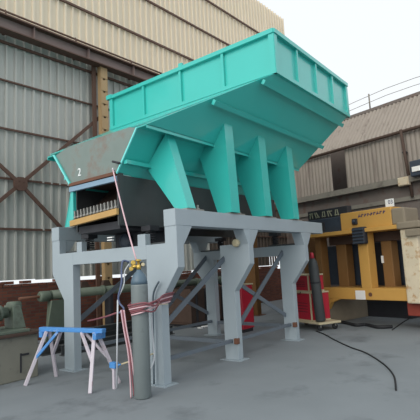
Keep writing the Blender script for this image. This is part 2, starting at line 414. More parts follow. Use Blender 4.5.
# sloping upper sheets above the gutter
for k in range(11):
    a = -7 + k*0.98
    def slope(s, z, d, a=a):
        t = (z - zg) / 1.0
        return fp(a+s, zg + 0.05 + t*1.25 + d, SD + 0.02 + t*1.0 - d)
    a_sheet(a, 0.98, zg, zg+1.0, slope, 'roof_sheet')
MB().tube([fp(-7, zg, SD-0.08), fp(3.5, zg, SD-0.08)], 0.05, 8).build('gutter_pipe', M['rustdark'], wr)
fbox(-7, 3.5, zg+1.28, zg+1.38, SD+0.95, SD+1.2).build('ridge_beam', M['plaster'], wr)
fbox(-7, 3.5, 0, zg+1.0, SD+2.6, SD+2.8).build('inner_wall', M['plaster'], wr)
fbox(3.3, 3.5, 0, zl+0.1, SD, SD+2.7).build('end_wall', M['plaster'], wr)
b = MB(); b.prism([fp(3.4, zl, SD+0.06), fp(3.4, zg, SD+0.06), fp(3.4, zg+1.28, SD+1.0), fp(3.4, zg+1.28, SD+2.7), fp(3.4, zl, SD+2.7)], FD*0.05); b.build('gable_sheet', M['asbestos'], wr)
# things on the shed
a0 = fpx(402, 140, SD-0.1); a1 = fpx(412, 190, SD-0.1)
dp = thing('drain_pipe', fp(a1[0], a1[1], SD-0.1), 'thin dark drain pipe slanting down the right shed wall', 'pipe')
MB().tube([fp(a0[0], a0[1]+0.3, SD-0.12), fp(a1[0], a1[1]-0.2, SD-0.12)], 0.045, 8).build('pipe', M['rustdark'], dp)
for f in (0.25, 0.75):
    q = fp(a0[0]*(1-f)+a1[0]*f, a0[1]*(1-f)+a1[1]*f, SD-0.1); MB().box(q.x-0.03, q.x+0.12, q.y-0.06, q.y+0.06, q.z-0.02, q.z+0.02).build('pipe_clip', M['dark'], dp)
c0 = fpx(404, 181.5, SD-0.2)
jb = thing('junction_box', fp(c0[0], c0[1]-0.12, SD-0.2), 'small pale grey junction box on the right wall ledge', 'box')
fbox(c0[0]-0.16, c0[0]+0.16, c0[1]-0.12, c0[1]+0.12, SD-0.26, SD-0.1).build('case', M['pale'], jb, 0.012)
fbox(c0[0]-0.14, c0[0]+0.14, c0[1]-0.10, c0[1]+0.10, SD-0.275, SD-0.26).build('lid', M['pale'], jb, 0.005)
c0 = fpx(416, 168, SD-0.3)
fd_ = thing('flood_lamp', fp(c0[0], c0[1], SD-0.3), 'dark flood lamp with a bright white lens at the right edge', 'lamp')
fbox(c0[0]-0.28, c0[0]+0.12, c0[1]-0.24, c0[1]+0.2, SD-0.42, SD-0.14).build('housing', M['darkblue'], fd_, 0.03)
fbox(c0[0]-0.26, c0[0]+0.05, c0[1]-0.12, c0[1]+0.02, SD-0.45, SD-0.42).build('lens', M['white'], fd_, 0.01)
fbox(c0[0]-0.12, c0[0]-0.04, c0[1]-0.05, c0[1]+0.05, SD-0.16, SD+0.04).build('bracket', M['dark'], fd_)
q0 = fpx(371, 117, SD+1.1)
po = thing('roof_pole', fp(q0[0], zg+0.9, SD+1.15), 'thin pole carrying wires above the right shed roof', 'pole')
MB().tube([fp(q0[0], zg+1.36, SD+1.1), fp(q0[0], zg+1.95, SD+1.1)], 0.025, 6).build('pole', M['concrete'], po)
for dz in (1.65, 1.88):
    MB().tube([fp(-6+i*0.95, zg+dz+0.06*math.cos(i*1.1)-0.02*i*0, SD+1.15) for i in range(11)], 0.009, 5).build('wire', M['concrete'], po)

# ------------------------------------------------------------------ yellow machine
ym = thing('yellow_press_frame', fp(-1.3, 0, 0.6), 'big worn yellow machine frame with posts and beams under the right shed', 'machine')
fbox(-2.22, -0.78, 2.38, 2.83, 0, 0.6).build('upper_beam', M['yellow'], ym, 0.02)
fbox(-2.56, -2.225, 2.38, 2.77, -0.03, 0.6).build('end_block', M['greyblock'], ym, 0.04)
fbox(-2.62, 0.3, 2.285, 2.38, -0.12, 0.7).build('beam_flange', M['yellow'], ym, 0.01)
fbox(-0.77, 0.6, 2.38, 2.78, 0.1, 0.7).build('side_box', M['darkblue'], ym, 0.02)
fbox(-0.2, 0.12, 2.45, 2.68, 0.06, 0.1).build('box_cover', M['dark'], ym, 0.01)
fbox(-0.8, 0.55, 2.80, 3.06, 0.3, 0.5).build('name_board', M['dark'], ym, 0.01)
for i, s_ in enumerate((0.42, 0.2, -0.02, -0.24, -0.46)):
    b = MB()
    for j in range(2): b.bar(fp(s_+0.05-j*0.1, 2.84, 0.295), fp(s_+0.03-j*0.05+(0.06 if i % 2 else 0), 3.0, 0.295), 0.028, 0.01, FN)
    b.bar(fp(s_+0.07, 2.86 if i % 3 else 2.98, 0.295), fp(s_-0.07, 2.86 if i % 3 else 2.98, 0.295), 0.026, 0.01, FN)
    b.build('worn_letter', M['paleink'], ym)
for i in range(9):                                            # faded unreadable lettering
    s_ = -1.33 - i*0.085; z_ = 2.70 + i*0.002
    b = MB(); b.bar(fp(s_, z_-0.03, -0.004), fp(s_-0.03, z_+0.04, -0.004), 0.02, 0.006, FN)
    b.bar(fp(s_-0.005, z_+(0.03 if i % 2 else -0.02), -0.004), fp(s_-0.065, z_+(0.03 if i % 3 else 0), -0.004), 0.018, 0.006, FN)
    b.build('faded_letter', M['ink'], ym)
c0 = fpx(355.5, 221.5)
kb = fbox(c0[0]-0.07, c0[0]+0.07, c0[1]-0.08, c0[1]+0.07, -0.07, 0).build('control_knob_box', M['dark'], ym, 0.02)
MB().lathe(fp(c0[0], c0[1], -0.07), [(0.04, 0), (0.04, 0.03), (0.03, 0.04)], 12, -FN).build('knob', M['darkblue'], kb)
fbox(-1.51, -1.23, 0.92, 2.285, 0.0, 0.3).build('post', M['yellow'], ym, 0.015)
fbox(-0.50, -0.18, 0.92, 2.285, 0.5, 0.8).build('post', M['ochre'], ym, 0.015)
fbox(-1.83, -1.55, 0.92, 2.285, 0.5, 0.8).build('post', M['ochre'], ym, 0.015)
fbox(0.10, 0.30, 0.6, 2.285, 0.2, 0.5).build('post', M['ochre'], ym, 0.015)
fbox(0.9, 1.2, 0.0, 2.4, 0.7, 1.1).build('post', M['ochreshade'], ym, 0.015)
gb = fbox(-1.55, -1.2, 2.0, 2.42, -0.16, -0.0).build('scorched_bracket', M['dark'], ym, 0.03)
for k in range(5): fbox(-1.53, -1.22, 2.02+k*0.08, 2.06+k*0.08, -0.185, -0.16).build('fin', M['darkblue'], gb, 0.006)
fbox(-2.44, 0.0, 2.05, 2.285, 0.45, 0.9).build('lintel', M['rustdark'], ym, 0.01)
lbm = fbox(-2.44, 0.0, 0.64, 0.925, 0.0, 0.5).build('lower_beam', M['yellow'], ym, 0.015)
fbox(-2.44, -0.13, 0.9, 0.93, 0.5, 1.0).build('sill_plate', M['ochre'], ym)
fbox(-2.84, -2.44, 0.6, 2.26, -0.1, 0.4).build('pier', M['pale'], ym, 0.03)
fbox(-2.95, -2.40, 2.262, 2.42, -0.16, 0.5).build('pier_cap', M['greyblock'], ym, 0.03)
fbox(-3.2, -2.62, 2.08, 2.24, -0.2, -0.1).build('cap_bracket', M['greyblock'], ym, 0.02)
fbox(-4.0, -2.44, 0.6, 0.925, -0.08, 0.45).build('beam_end', M['pale'], ym, 0.02)
fbox(-0.15, 0.2, 0, 0.64, 0.0, 1.74).build('pedestal', M['greyblock'], ym, 0.01)
b = MB(); b.prism([fp(-0.15, 0.64, 0.0), fp(-0.55, 0.64, 0.0), fp(-0.27, 0.54, 0.0), fp(-0.15, 0.36, 0.0)], FN*0.12); b.build('haunch', M['yellow'], ym)
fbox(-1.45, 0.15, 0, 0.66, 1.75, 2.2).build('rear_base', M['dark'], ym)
fbox(-3.9, 0.5, 0.93, 2.28, 1.9, 2.0).build('rear_shade_panel', M['dark'], ym)  # dark sheet standing in for the shaded interior
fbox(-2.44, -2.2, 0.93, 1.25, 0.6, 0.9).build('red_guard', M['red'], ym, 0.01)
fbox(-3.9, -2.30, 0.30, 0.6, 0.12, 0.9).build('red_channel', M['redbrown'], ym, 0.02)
for k in range(6):  # dark sheets put behind the openings in place of shade
    fbox(-2.44+k*0.53, -2.44+k*0.53+0.515, 0.94, 2.05, 1.02, 1.06).build('shade_panel', M['darkblue'] if k % 2 else M['dark'], ym, 0.006)
c0 = fpx(360.5, 295); fbox(c0[0]-0.14, c0[0]+0.14, c0[1]-0.11, c0[1]+0.11, -0.012, 0).build('white_patch', M['white'], ym, 0.005)['label'] = 'blank white patch on the lower beam'
c0 = fpx(370.5, 294.5); MB().lathe(fp(c0[0], c0[1], 0.0), [(0.05, 0), (0.05, 0.012)], 14, -FN).build('round_plug', M['rust'], ym)
c0 = fpx(371, 260); fbox(c0[0]-0.03, c0[0]+0.03, c0[1]-0.09, c0[1]+0.09, 0.48, 0.5).build('white_label', M['white'], ym)
c0 = fpx(389.7, 204, 0.1)
sg = thing('number_sign', fp(c0[0], 2.83, 0.1), 'small white sign with dark digits on top of the yellow beam', 'sign')
fbox(c0[0]-0.11, c0[0]+0.11, 2.83, 2.83+0.19, 0.09, 0.11).build('plate', M['white'], sg, 0.005)
M3 = Matrix((-FD, Vector((0, 0, 1)), -FN)).transposed().to_4x4(); M3.translation = fp(c0[0]-0.03, 2.94, 0.088)
letters('03', 0.13, M['ink'], 'digits', sg, M3)

# ------------------------------------------------------------------ grey support frame
YN0, YN1, YC = 4.32, 4.55, 5.87
def my(y): return 2*YC - y
fr = thing('support_frame', (7.2, YC, 0), 'light grey welded steel support frame carrying the teal hopper', 'frame')
T = 0.15
ZB, ZTB = 2.26, 2.505
LEGX = (4.75, 6.60, 8.76)
for mirror in (False, True):
    Yf = my if mirror else (lambda y: y)
    y0, y1 = sorted((Yf(YN0), Yf(YN1)))
    MB().box(4.75, 9.72, y0, y1, ZB, ZTB).build('long_beam', M['grey'], fr, 0.006)
    for X0 in LEGX:
        pg = [(4.32, ZB), (4.32, 1.66), (4.67, 1.19), (4.67, 0.012), (4.95, 0.012), (4.95, 2.015), (4.55, 2.015), (4.55, ZB)]
        lg = MB(); lg.prism([(X0, Yf(y), z) for y, z in pg], (T, 0, 0))
        L_ = lg.build('leg', M['grey'], fr, 0.005)
        a, b_ = sorted((Yf(4.60), Yf(5.02)))
        MB().box(X0-0.07, X0+T+0.07, a, b_, 0, 0.012).build('base_plate', M['grey'], L_)
        xs = (X0+0.01, X0+0.36) if X0 == 4.75 else (X0-0.12, X0+0.36)
        a, b_ = sorted((Yf(4.325), Yf(4.545)))
        gs = MB(); gs.prism([(xs[0], a, ZB), (xs[1], a, ZB), (X0+T+0.01, a, 1.98), (X0+0.01, a, 1.98)], (0, b_-a, 0))
        gs.build('gusset', M['grey'], fr, 0.004)
    # splice line of the beam end cap
    MB().box(4.742, 4.75, y0, y1, ZB, ZTB).build('end_plate', M['grey'], fr)
for X0 in (LEGX[0], LEGX[2]):
    MB().box(X0, X0+T, 4.95, my(4.95), 1.80, 2.015).build('cross_beam', M['grey'], fr, 0.005)
for yy in ((4.98, 5.15), (6.56, 6.70)):
    MB().box(4.77, 4.88, yy[0], yy[1], 2.015, 2.19).build('stub_post', M['grey'], fr, 0.004)
# ties and diagonals, near and far side
for Yf in ((lambda y: y), my):
    yb = Yf(4.80)
    for xa, xb in ((LEGX[0]+T, LEGX[1]), (LEGX[1]+T, LEGX[2])):
        MB().bar((xa, yb, 0.33), (xb, yb, 0.33), 0.06, 0.06).build('tie_bar', M['brace'], fr, 0.004)
    MB().bar((LEGX[0]+T, yb+0.06, 0.75), (LEGX[1], yb+0.06, 1.78), 0.02, 0.09).build('diagonal_brace', M['brace'], fr)
    MB().bar((LEGX[1]+T, yb+0.06, 0.42), (LEGX[2], yb+0.06, 1.88), 0.02, 0.10).build('diagonal_brace', M['brace'], fr)
    MB().bar((LEGX[1]+T, yb+0.09, 1.44), (LEGX[2], yb+0.09, 0.52), 0.02, 0.08).build('diagonal_brace', M['brace'], fr)
for X0 in LEGX[1:]:
    MB().bar((X0+0.07, 4.95, 0.30), (X0+0.07, my(4.95), 0.30), 0.07, 0.07).build('tie_bar', M['brace'], fr, 0.004)
for X0 in LEGX[1:]:
    MB().box(X0-0.04, X0+0.05, 4.655, 4.73, 0.28, 0.38).build('tie_bracket', M['rust'], fr, 0.01)
# clamp seen under the beam at the middle leg
q = at(234.5, 243, 'X', 6.5)
MB().lathe((6.5, q.y, q.z), [(0.05, 0), (0.07, 0.02), (0.07, 0.07), (0.05, 0.1)], 12, (1, 0, 0)).build('clamp', M['framecream'], fr)

# ------------------------------------------------------------------ vibrating feeder under the hopper
XF = 4.5
fe = thing('vibrating_feeder', (6.9, YC, 2.2), 'dark steel vibrating feeder with grizzly bars beneath the teal hopper', 'feeder')
zb, zt = 2.34, 3.12
MB().box(XF, 9.25, 5.25, 5.28, zb, zt).build('side_plate', M['dark_plate'], fe)
MB().box(XF+0.12, 9.25, my(5.28), my(5.25), zb, zt).build('side_plate', M['dark_plate'], fe)
MB().box(XF, XF+0.06, 6.40, 6.475, 2.545, 3.13).build('front_post', M['teal'], fe)['label'] = 'teal painted front edge post'
MB().plate([(XF+0.3, 5.28, 2.62), (XF+0.3, my(5.28), 2.62), (8.9, my(5.28), 2.52), (8.9, 5.28, 2.52)], 0.02).build('deck', M['rustdark'], fe)
MB().plate([(XF+0.32, 5.28, 2.60), (XF+0.32, my(5.28), 2.60), (XF+1.0, my(5.28), 3.3), (XF+1.0, 5.28, 3.3)], 0.02).build('rear_plate', M['rustdark'], fe)
MB().plate([(XF+0.06, 5.285, 2.665), (XF+0.06, my(5.34), 2.60), (XF+0.3, my(5.34), 2.74), (XF+0.3, 5.285, 2.78)], 0.012).build('lip_plate', M['dark_plate'], fe)
NB = 13
for k in range(NB):
    f = k/(NB-1); yy = 6.37 - f*1.04; z_ = 2.565 + 0.05*f
    b = MB(); b.tube([(XF-0.01, yy, z_+0.01), (XF+0.02, yy, z_+0.01), (XF+0.55, yy, z_+0.05)], [0.018, 0.026, 0.026], 8)
    br_ = b.build('grizzly_bar', M['bolt'], fe)
    b = MB(); b.prism([(XF+0.005, yy-0.014, z_+0.01), (XF+0.005, yy+0.014, z_+0.01), (XF+0.005, yy+0.026, z_+0.12), (XF+0.005, yy+0.002, z_+0.125)], (0.03, 0, 0)); b.build('tooth', M['bolt'], br_)
b = MB(); b.prism([(XF-0.05, 5.25, 2.50), (XF-0.05, 6.44, 2.43), (XF-0.05, 6.44, 2.525), (XF-0.05, 5.25, 2.595)], (0.07, 0, 0)); b.build('front_lip', M['tan'], fe, 0.005)
MB().box(XF+0.1, 6.2, 5.35, 6.39, 2.30, 2.42).build('under_frame', M['dark'], fe)
MB().box(5.2, 6.1, 5.5, 6.2, 1.98, 2.30).build('motor_housing', M['dark'], fe, 0.03)
MB().lathe((5.1, 5.85, 2.14), [(0.05, 0), (0.14, 0.02), (0.14, 0.1)], 16, (1, 0, 0)).build('motor_cap', M['darkblue'], fe)
for k, z_ in enumerate((2.315, 2.355)):
    q0 = at(110.5, 237.5+k*2.6, 'X', 4.62); MB().box(4.60, 4.64, q0.y-0.06, q0.y+0.06, q0.z-0.008, q0.z+0.008).build('light_glimpse_bar', M['slitwhite'], fe)  # white bars standing in for glimpses of light under the feeder
for X_ in (5.0, 8.9):
    for Y_ in (5.10, my(5.10)):
        b = MB(); b.tube([(X_+0.07*math.cos(t*0.7), Y_+0.07*math.sin(t*0.7), 2.05+0.2*t/45) for t in range(46)], 0.014, 6)
        so = b.build('spring', M['dark'], fe)
        MB().box(X_-0.1, X_+0.1, min(Y_, 5.26 if Y_ < YC else Y_)-0.1, Y_+0.1, 2.25, 2.33).build('spring_seat', M['dark'], so)
        MB().box(X_-0.12, X_+0.12, Y_-0.7 if Y_ < YC else Y_-0.12, Y_+0.12 if Y_ < YC else Y_+0.7, 2.0, 2.05).build('spring_shelf', M['dark_plate'], so)
MB().box(XF+0.02, XF+0.1, 5.24, 5.29, 2.36, 3.15).build('hinge_strip', M['dark_plate'], fe)

# ------------------------------------------------------------------ teal hopper
hp = thing('feed_hopper', (7.4, YC, 2.505), 'huge teal flared steel hopper with ribbed rim standing on the grey frame', 'hopper')
XR0, XR1, XE = 6.81, 10.17, 9.29
tb, tt, fl_y, zf, zb3 = 5.27, 4.79, 4.58, 3.755, 3.14
RY, RZ0, RZ1 = 3.67, 4.99, 5.80
TH = 0.014
for mirror in (False, True):
    Yf = my if mirror else (lambda y: y)
    tr = MB().plate([(XF, Yf(tb), zb3), (XE, Yf(tb), zb3), (XE, Yf(tt), zf), (XF, Yf(tt), zf)], TH).build('trough_plate', M['teal'], hp)
    MB().bar((XF-0.006, Yf(tb), zb3), (XF-0.006, Yf(tt), zf), 0.025, 0.022, (1, 0, 0)).build('plate_edge', M['edge'], tr)
    MB().plate([(XF, Yf(tt), zf), (XE, Yf(tt), zf), (XE, Yf(fl_y), zf), (XF, Yf(fl_y), zf)], TH).build('trough_flange', M['teal'], hp)
    MB().box(XF, XE, *sorted((Yf(fl_y), Yf(fl_y+0.012))), zf-0.05, zf).build('flange_lip', M['teal'], hp)
    MB().plate([(XF, Yf(fl_y), zf+0.008), (XE, Yf(fl_y), zf+0.008), (XR1, Yf(RY), RZ0), (XR0, Yf(RY), RZ0)], TH).build('side_slope_plate', M['teal'], hp)
    # stiffeners running along the sloping plate
    for f in (0.445, 0.86):
        y_ = fl_y + (RY-fl_y)*f; z_ = zf + (RZ0-zf)*f; xa = XF + (XR0-XF)*f; xb = XE + (XR1-XE)*f
        MB().bar((xa+0.02, Yf(y_-0.05), z_-0.06), (xb-0.02, Yf(y_-0.05), z_-0.06), 0.08, 0.06, (0, Yf(-0.8)-Yf(0), -0.6)).build('stiffener', M['teal'], hp)
        st = hp.children[-1]
    sy = tb + (tt-tb)*0.3; sz = zb3 + (zf-zb3)*0.3
    MB().bar((XF+0.02, Yf(sy-0.03), sz-0.03), (XE, Yf(sy-0.03), sz-0.03), 0.07, 0.06).build('trough_stiffener', M['teal'], hp)
    MB().box(XF+0.3, XE, *sorted((Yf(tb), Yf(tb+0.012))), zb3-0.06, zb3+0.02).build('skirt', M['teal'], hp)
    # brackets
    for k, X0 in enumerate((5.03, 6.11, 7.20, 8.30)):
        bw = 0.17 if k == 0 else 0.23
        if k == 0:
            pg = [(4.71, 3.75), (5.13, 3.33), (5.17, 3.29), (4.57, 2.53), (4.33, 2.53)]
        else:
            pg = [(4.36, 4.27), (4.66, 3.80), (4.92, 3.66), (4.92, 3.58), (4.58, 2.53), (4.30, 2.53)]
            if k > 1: pg[0] = (4.36, 4.22)
        br_ = MB(); br_.prism([(X0, Yf(y), z) for y, z in pg], (0.014, 0, 0))
        bo = br_.build('bracket', M['teal'], hp)
        b = MB(); b.prism([(X0+bw-0.014, Yf(y), z) for y, z in pg], (0.014, 0, 0)); b.build('rear_web', M['teal'], bo)
        ya, za = pg[0]; b = MB(); b.prism([(X0-0.006, Yf(ya), za), (X0+bw+0.006, Yf(ya), za), (X0+bw+0.006, Yf(pg[-1][0]), 2.53), (X0-0.006, Yf(pg[-1][0]), 2.53)], (0, Yf(-0.014)-Yf(0), 0)); b.build('face_plate', M['teal'], bo)
        y_a, y_b = sorted((Yf(4.24) if False else Yf(4.325), Yf(4.64)))
        MB().box(X0-0.02, X0+bw+0.22, y_a, y_b, ZTB, ZTB+0.022).build('foot_plate', M['bolt'], bo)
        for xx in (X0+bw+0.06, X0+bw+0.15):
            b = MB(); b.lathe((xx, Yf(4.40), ZTB+0.022), [(0.034, 0), (0.034, 0.026), (0.018, 0.028), (0.018, 0.075)], 6); b.build('bolt', M['bolt'], bo)
# front plate of bare steel, chalked with a number
fpz = MB(); fpz.prism([(XF+0.03, tb+0.01, zb3), (XF+0.03, my(tb)-0.01, zb3), (XF+0.03, my(tt)-0.01, zf), (XF+0.03, my(tt)-0.35, zf+0.075), (XF+0.03, tt+0.2, zf+0.06), (XF+0.03, tt+0.01, zf)], (0.014, 0, 0))
fpo = fpz.build('front_plate', M['steel'], hp); fpo['label'] = 'bare grey steel front plate chalked with a white 2'
q = at(79.3, 172.5, 'X', XF+0.027)
M3 = Matrix((Vector((0, -1, 0)), Vector((0, 0, 1)), Vector((-1, 0, 0)))).transposed().to_4x4(); M3.translation = q
letters('2', 0.19, M['chalk'], 'chalk_number', fpo, M3, 0.003)
MB().plate([(XF+0.05, fl_y, zf+0.06), (XF+0.05, my(fl_y), zf+0.06), (XR0, my(RY), RZ0-0.01), (XR0, RY, RZ0-0.01)], TH).build('front_slope_plate', M['teal'], hp)
MB().plate([(XE, tb, zb3), (XE, my(tb), zb3), (XE, my(tt), zf), (XE, tt, zf)], TH).build('rear_plate', M['teal'], hp)
MB().plate([(XE, fl_y, zf), (XE, my(fl_y), zf), (XR1, my(RY), RZ0), (XR1, RY, RZ0)], TH).build('rear_slope_plate', M['teal'], hp)
MB().bar((XF-0.02, tb+0.02, zb3+0.0), (XF-0.02, my(tb)-0.02, zb3-0.005), 0.05, 0.05).build('rusty_bar', M['rust'], hp)
MB().box(XF-0.03, XF+0.03, tb, my(tb)+0.0, 3.02, 3.10).build('mouth_bar', M['bluegrey'], hp)
MB().box(XF+0.03, XF+0.10, tb, my(tb), 3.10, 3.14).build('mouth_plate', M['rust'], hp)
MB().box(XF+0.10, XE-0.05, tb+0.02, my(tb)-0.02, 3.115, 3.13).build('mouth_liner', M['rustdark'], hp)
# hook seen at the near front edge
q = at(117, 162, 'X', XF-0.02); MB().tube([at(112.5, 161.5, 'X', XF-0.05), at(121, 163.5, 'X', XF-0.01)], 0.018, 8).build('hook_pin', M['dark'], hp)
# ribbed rim of panels
def rim_side(A, B, n, out, panel_mat):
    """A, B: the two lower corners; out: outward direction"""
    A = Vector(A); B = Vector(B); out = Vector(out); d = (B-A)/n; up = Vector((0, 0, RZ1-RZ0)); dn = d.normalized()
    for k in range(n):
        p = A + d*k; b = MB(); b.prism([p, p+d, p+d+up, p+up], -out*0.008); b.build('rim_panel', panel_mat, hp)
    for k in range(n+1):
        p = A + d*k; wa, wb2 = (0.045, 0.06) if k == 0 else (0.06, 0.045) if k == n else (0.028, 0.028)
        b = MB(); b.prism([p-dn*wa, p+dn*wb2, p+dn*wb2+up*0.93, p-dn*wa+up*0.93], out*0.055); b.build('rim_post', M['teal'], hp)
    b = MB(); b.prism([A-dn*0.05+up*0.9, B+dn*0.05+up*0.9, B+dn*0.05+up*1.0, A-dn*0.05+up*1.0], out*0.075); b.build('top_rail', M['teal'], hp)
    b = MB(); b.prism([A-dn*0.05-up*0.03, B+dn*0.05-up*0.03, B+dn*0.05+up*0.06, A-dn*0.05+up*0.06], out*0.06); b.build('bottom_rail', M['teal'], hp)
rim_side((XR0, my(RY), RZ0), (XR0, RY, RZ0), 4, (-1, 0, 0), M['teal'])
rim_side((XR0, RY, RZ0), (XR1, RY, RZ0), 4, (0, -1, 0), M['teal'])
rim_side((XR1, RY, RZ0), (XR1, my(RY), RZ0), 4, (1, 0, 0), M['teal'])
rim_side((XR1, my(RY), RZ0), (XR0, my(RY), RZ0), 4, (0, 1, 0), M['teal'])
MB().box(XR0-0.09, XR0-0.0, my(RY)-0.06, my(RY)+0.12, RZ1-0.08, RZ1+0.02).build('corner_lug', M['teal'], hp)
q = at(180.5, 66, 'X', XR0); MB().box(XR0-0.02, XR0+0.04, q.y-0.05, q.y+0.05, RZ1, RZ1+0.10).build('lifting_lug', M['teal'], hp)

# ------------------------------------------------------------------ gas cylinder tied to the near leg
CX, CY = 4.21, 4.54
gc = thing('gas_cylinder', (CX, CY, 0), 'tall grey gas cylinder with brass valve standing at the nearest grey leg', 'cylinder')
MB().lathe((CX, CY, 0), [(0.10, 0), (0.113, 0.02), (0.113, 1.44), (0.112, 1.46)], 24).build('body', M['bottle'], gc)
MB().lathe((CX, CY, 1.46), [(0.1125, 0), (0.108, 0.05), (0.092, 0.10), (0.066, 0.145), (0.036, 0.175), (0.032, 0.195)], 24).build('shoulder', M['bottletop'], gc)
vb = MB().lathe((CX, CY, 1.655), [(0.03, 0), (0.03, 0.06), (0.018, 0.065), (0.018, 0.11)], 10).build('valve', M['brass'], gc)
MB().lathe((CX, CY, 1.765), [(0.02, 0), (0.04, 0.006), (0.04, 0.022), (0.02, 0.03)], 10).build('hand_wheel', M['brass'], vb)
side = RIGHT.copy(); side.z = 0; side.normalize()
v0 = Vector((CX, CY, 1.70))
MB().tube([v0, v0 - side*0.10], 0.022, 8).build('regulator', M['brass'], vb)
for dx, dz, r in ((-0.07, 0.05, 0.034), (-0.10, -0.03, 0.03), (0.06, 0.02, 0.025)):
    c = v0 + side*dx + Vector((0, 0, dz)); nn = Vector((-0.7, -0.7, 0)).normalized()
    MB().lathe(c - nn*0.015, [(r, 0), (r, 0.03), (r*0.8, 0.035)], 14, nn).build('gauge', M['brass'] if dx < 0 else M['framecream'], vb)

# hoses
h1 = thing('pink_hose', (CX, CY, 1.75), 'thin pink hose stretched from hopper mouth down to cylinder valve', 'hose')
pA = at(113, 170, 'X', XF-0.06); pB = v0 + Vector((0, 0, 0.09)) - side*0.03
pts = [pA.lerp(pB, t/12) - Vector((0, 0, 0.05*math.sin(math.pi*t/12))) for t in range(13)]
MB().tube(pts, 0.011, 8).build('hose', M['pink'], h1)
MB().tube([pA, pA + Vector((0.02, 0.03, 0.03)), pA + Vector((0.05, 0.03, 0.0))], 0.016, 8).build('end_hook', M['whitehose'], h1)
h2 = thing('blue_hose', (CX, CY+0.15, 1.5), 'looping blue grey hose hanging left of the grey gas cylinder', 'hose')
def dep(u, v, d): return CAM + ray(u, v) * (d/F)
def smooth(P, n=6):
    P = [Vector(p) for p in P]; out = []
    for i in range(len(P)-1):
        a, b, c, d = P[max(i-1, 0)], P[i], P[i+1], P[min(i+2, len(P)-1)]
        for k in range(n):
            t = k/n
            out.append(0.5*((2*b) + (c-a)*t + (2*a-5*b+4*c-d)*t*t + (3*b-a-3*c+d)*t**3))
    return out + [P[-1]]
MB().tube(smooth([dep(129, 262, 6.05), dep(123, 261, 6.0), dep(121.5, 270, 5.98), dep(121.5, 283, 5.95), dep(118.5, 296, 5.94), dep(119.5, 303, 5.94), dep(124, 309, 5.92), dep(119, 313, 5.92)]), 0.013, 8).build('hose', M['bluehose'], h2)
MB().tube(smooth([dep(129, 264, 6.05), dep(124.5, 272, 6.0), dep(124, 284, 5.96), dep(119.5, 295, 5.95), dep(117.8, 300, 5.94)]), 0.008, 8).build('cable', M['whitehose'], h2)
h3 = thing('white_rod', dep(117, 385, 5.95), 'thin pale rod standing upright left of the gas cylinder', 'rod')
MB().tube([dep(117.8, 300, 5.94), dep(117.2, 340, 5.95), dep(116.9, 388, 5.96)], 0.011, 8).build('rod', M['whitehose'], h3)
h4 = thing('hose_bundle', (CX, CY, 1.1), 'faded red hoses wound round cylinder and nearest grey leg', 'hose')
for k in range(6):
    g_ = 0.012*k; zc = 1.10 + 0.025*k; zs = (0.04, -0.03, 0.06, 0.0, 0.03, -0.05)[k]
    loop = [(CX-0.13-g_, CY+0.02, zc-0.03), (CX-0.09, CY-0.12-g_, zc), (CX+0.10, CY-0.14-g_, zc+zs), (4.62, 4.58-g_, zc+0.05), (4.88+g_, 4.63-g_*0.5, zc+0.07), (4.94+g_, 4.72, zc+0.06), (4.95+g_, 4.93, zc+0.05), (4.86, 5.0, zc+0.03), (4.55, 4.93+g_, zc), (CX+0.02, CY+0.16+g_, zc-0.03)]
    P = smooth(loop + [loop[0]], 5)[:-1]
    MB().tube(P, 0.011, 7, close=True).build('loop', M['redhose'] if k % 3 else M['pink'], h4)
zlow = 0.02
for k in range(3):
    MB().tube(smooth([dep(121+k*1.5, 310, 5.9), dep(124+k*1.4, 330, 5.88), dep(128+k*1.5, 352, 5.88), dep(130+k*2, 375, 5.88), dep(131+k*3, 398-k*2, 5.85)]), 0.010, 7).build('hanging_strand', (M['pink'], M['redhose'], M['pink'])[k], h4)
MB().tube(smooth([dep(119, 312, 5.95), dep(108, 316, 6.3), dep(97, 319, 6.9), dep(88, 321, 7.6)]), 0.013, 7).build('trailing_strand', M['redhose'], h4)
MB().tube([dep(156, 304.5, 6.2), dep(168, 304, 6.25)], 0.006, 6).build('tie_wire', M['framecream'], h4)
MB().tube(smooth([dep(151.5, 305, 6.3), dep(152, 325, 6.3), dep(153.5, 345, 6.3), dep(154, 360, 6.25), dep(149, 372, 6.2), dep(143, 384, 6.1)]), 0.011, 7).build('white_strand', M['whitehose'], h4)
rod = thing('bent_rod', at(153.5, 386, 'X', 4.66), 'bent steel rod with hooked top leaning on the nearest leg', 'rod')
MB().tube(smooth([at(159, 281.5, 'X', 4.70), at(154.5, 290, 'X', 4.70), at(153, 300, 'X', 4.70), at(153.3, 330, 'X', 4.69), at(154, 384, 'X', 4.68)]), 0.014, 8).build('shaft', M['rod'], rod)

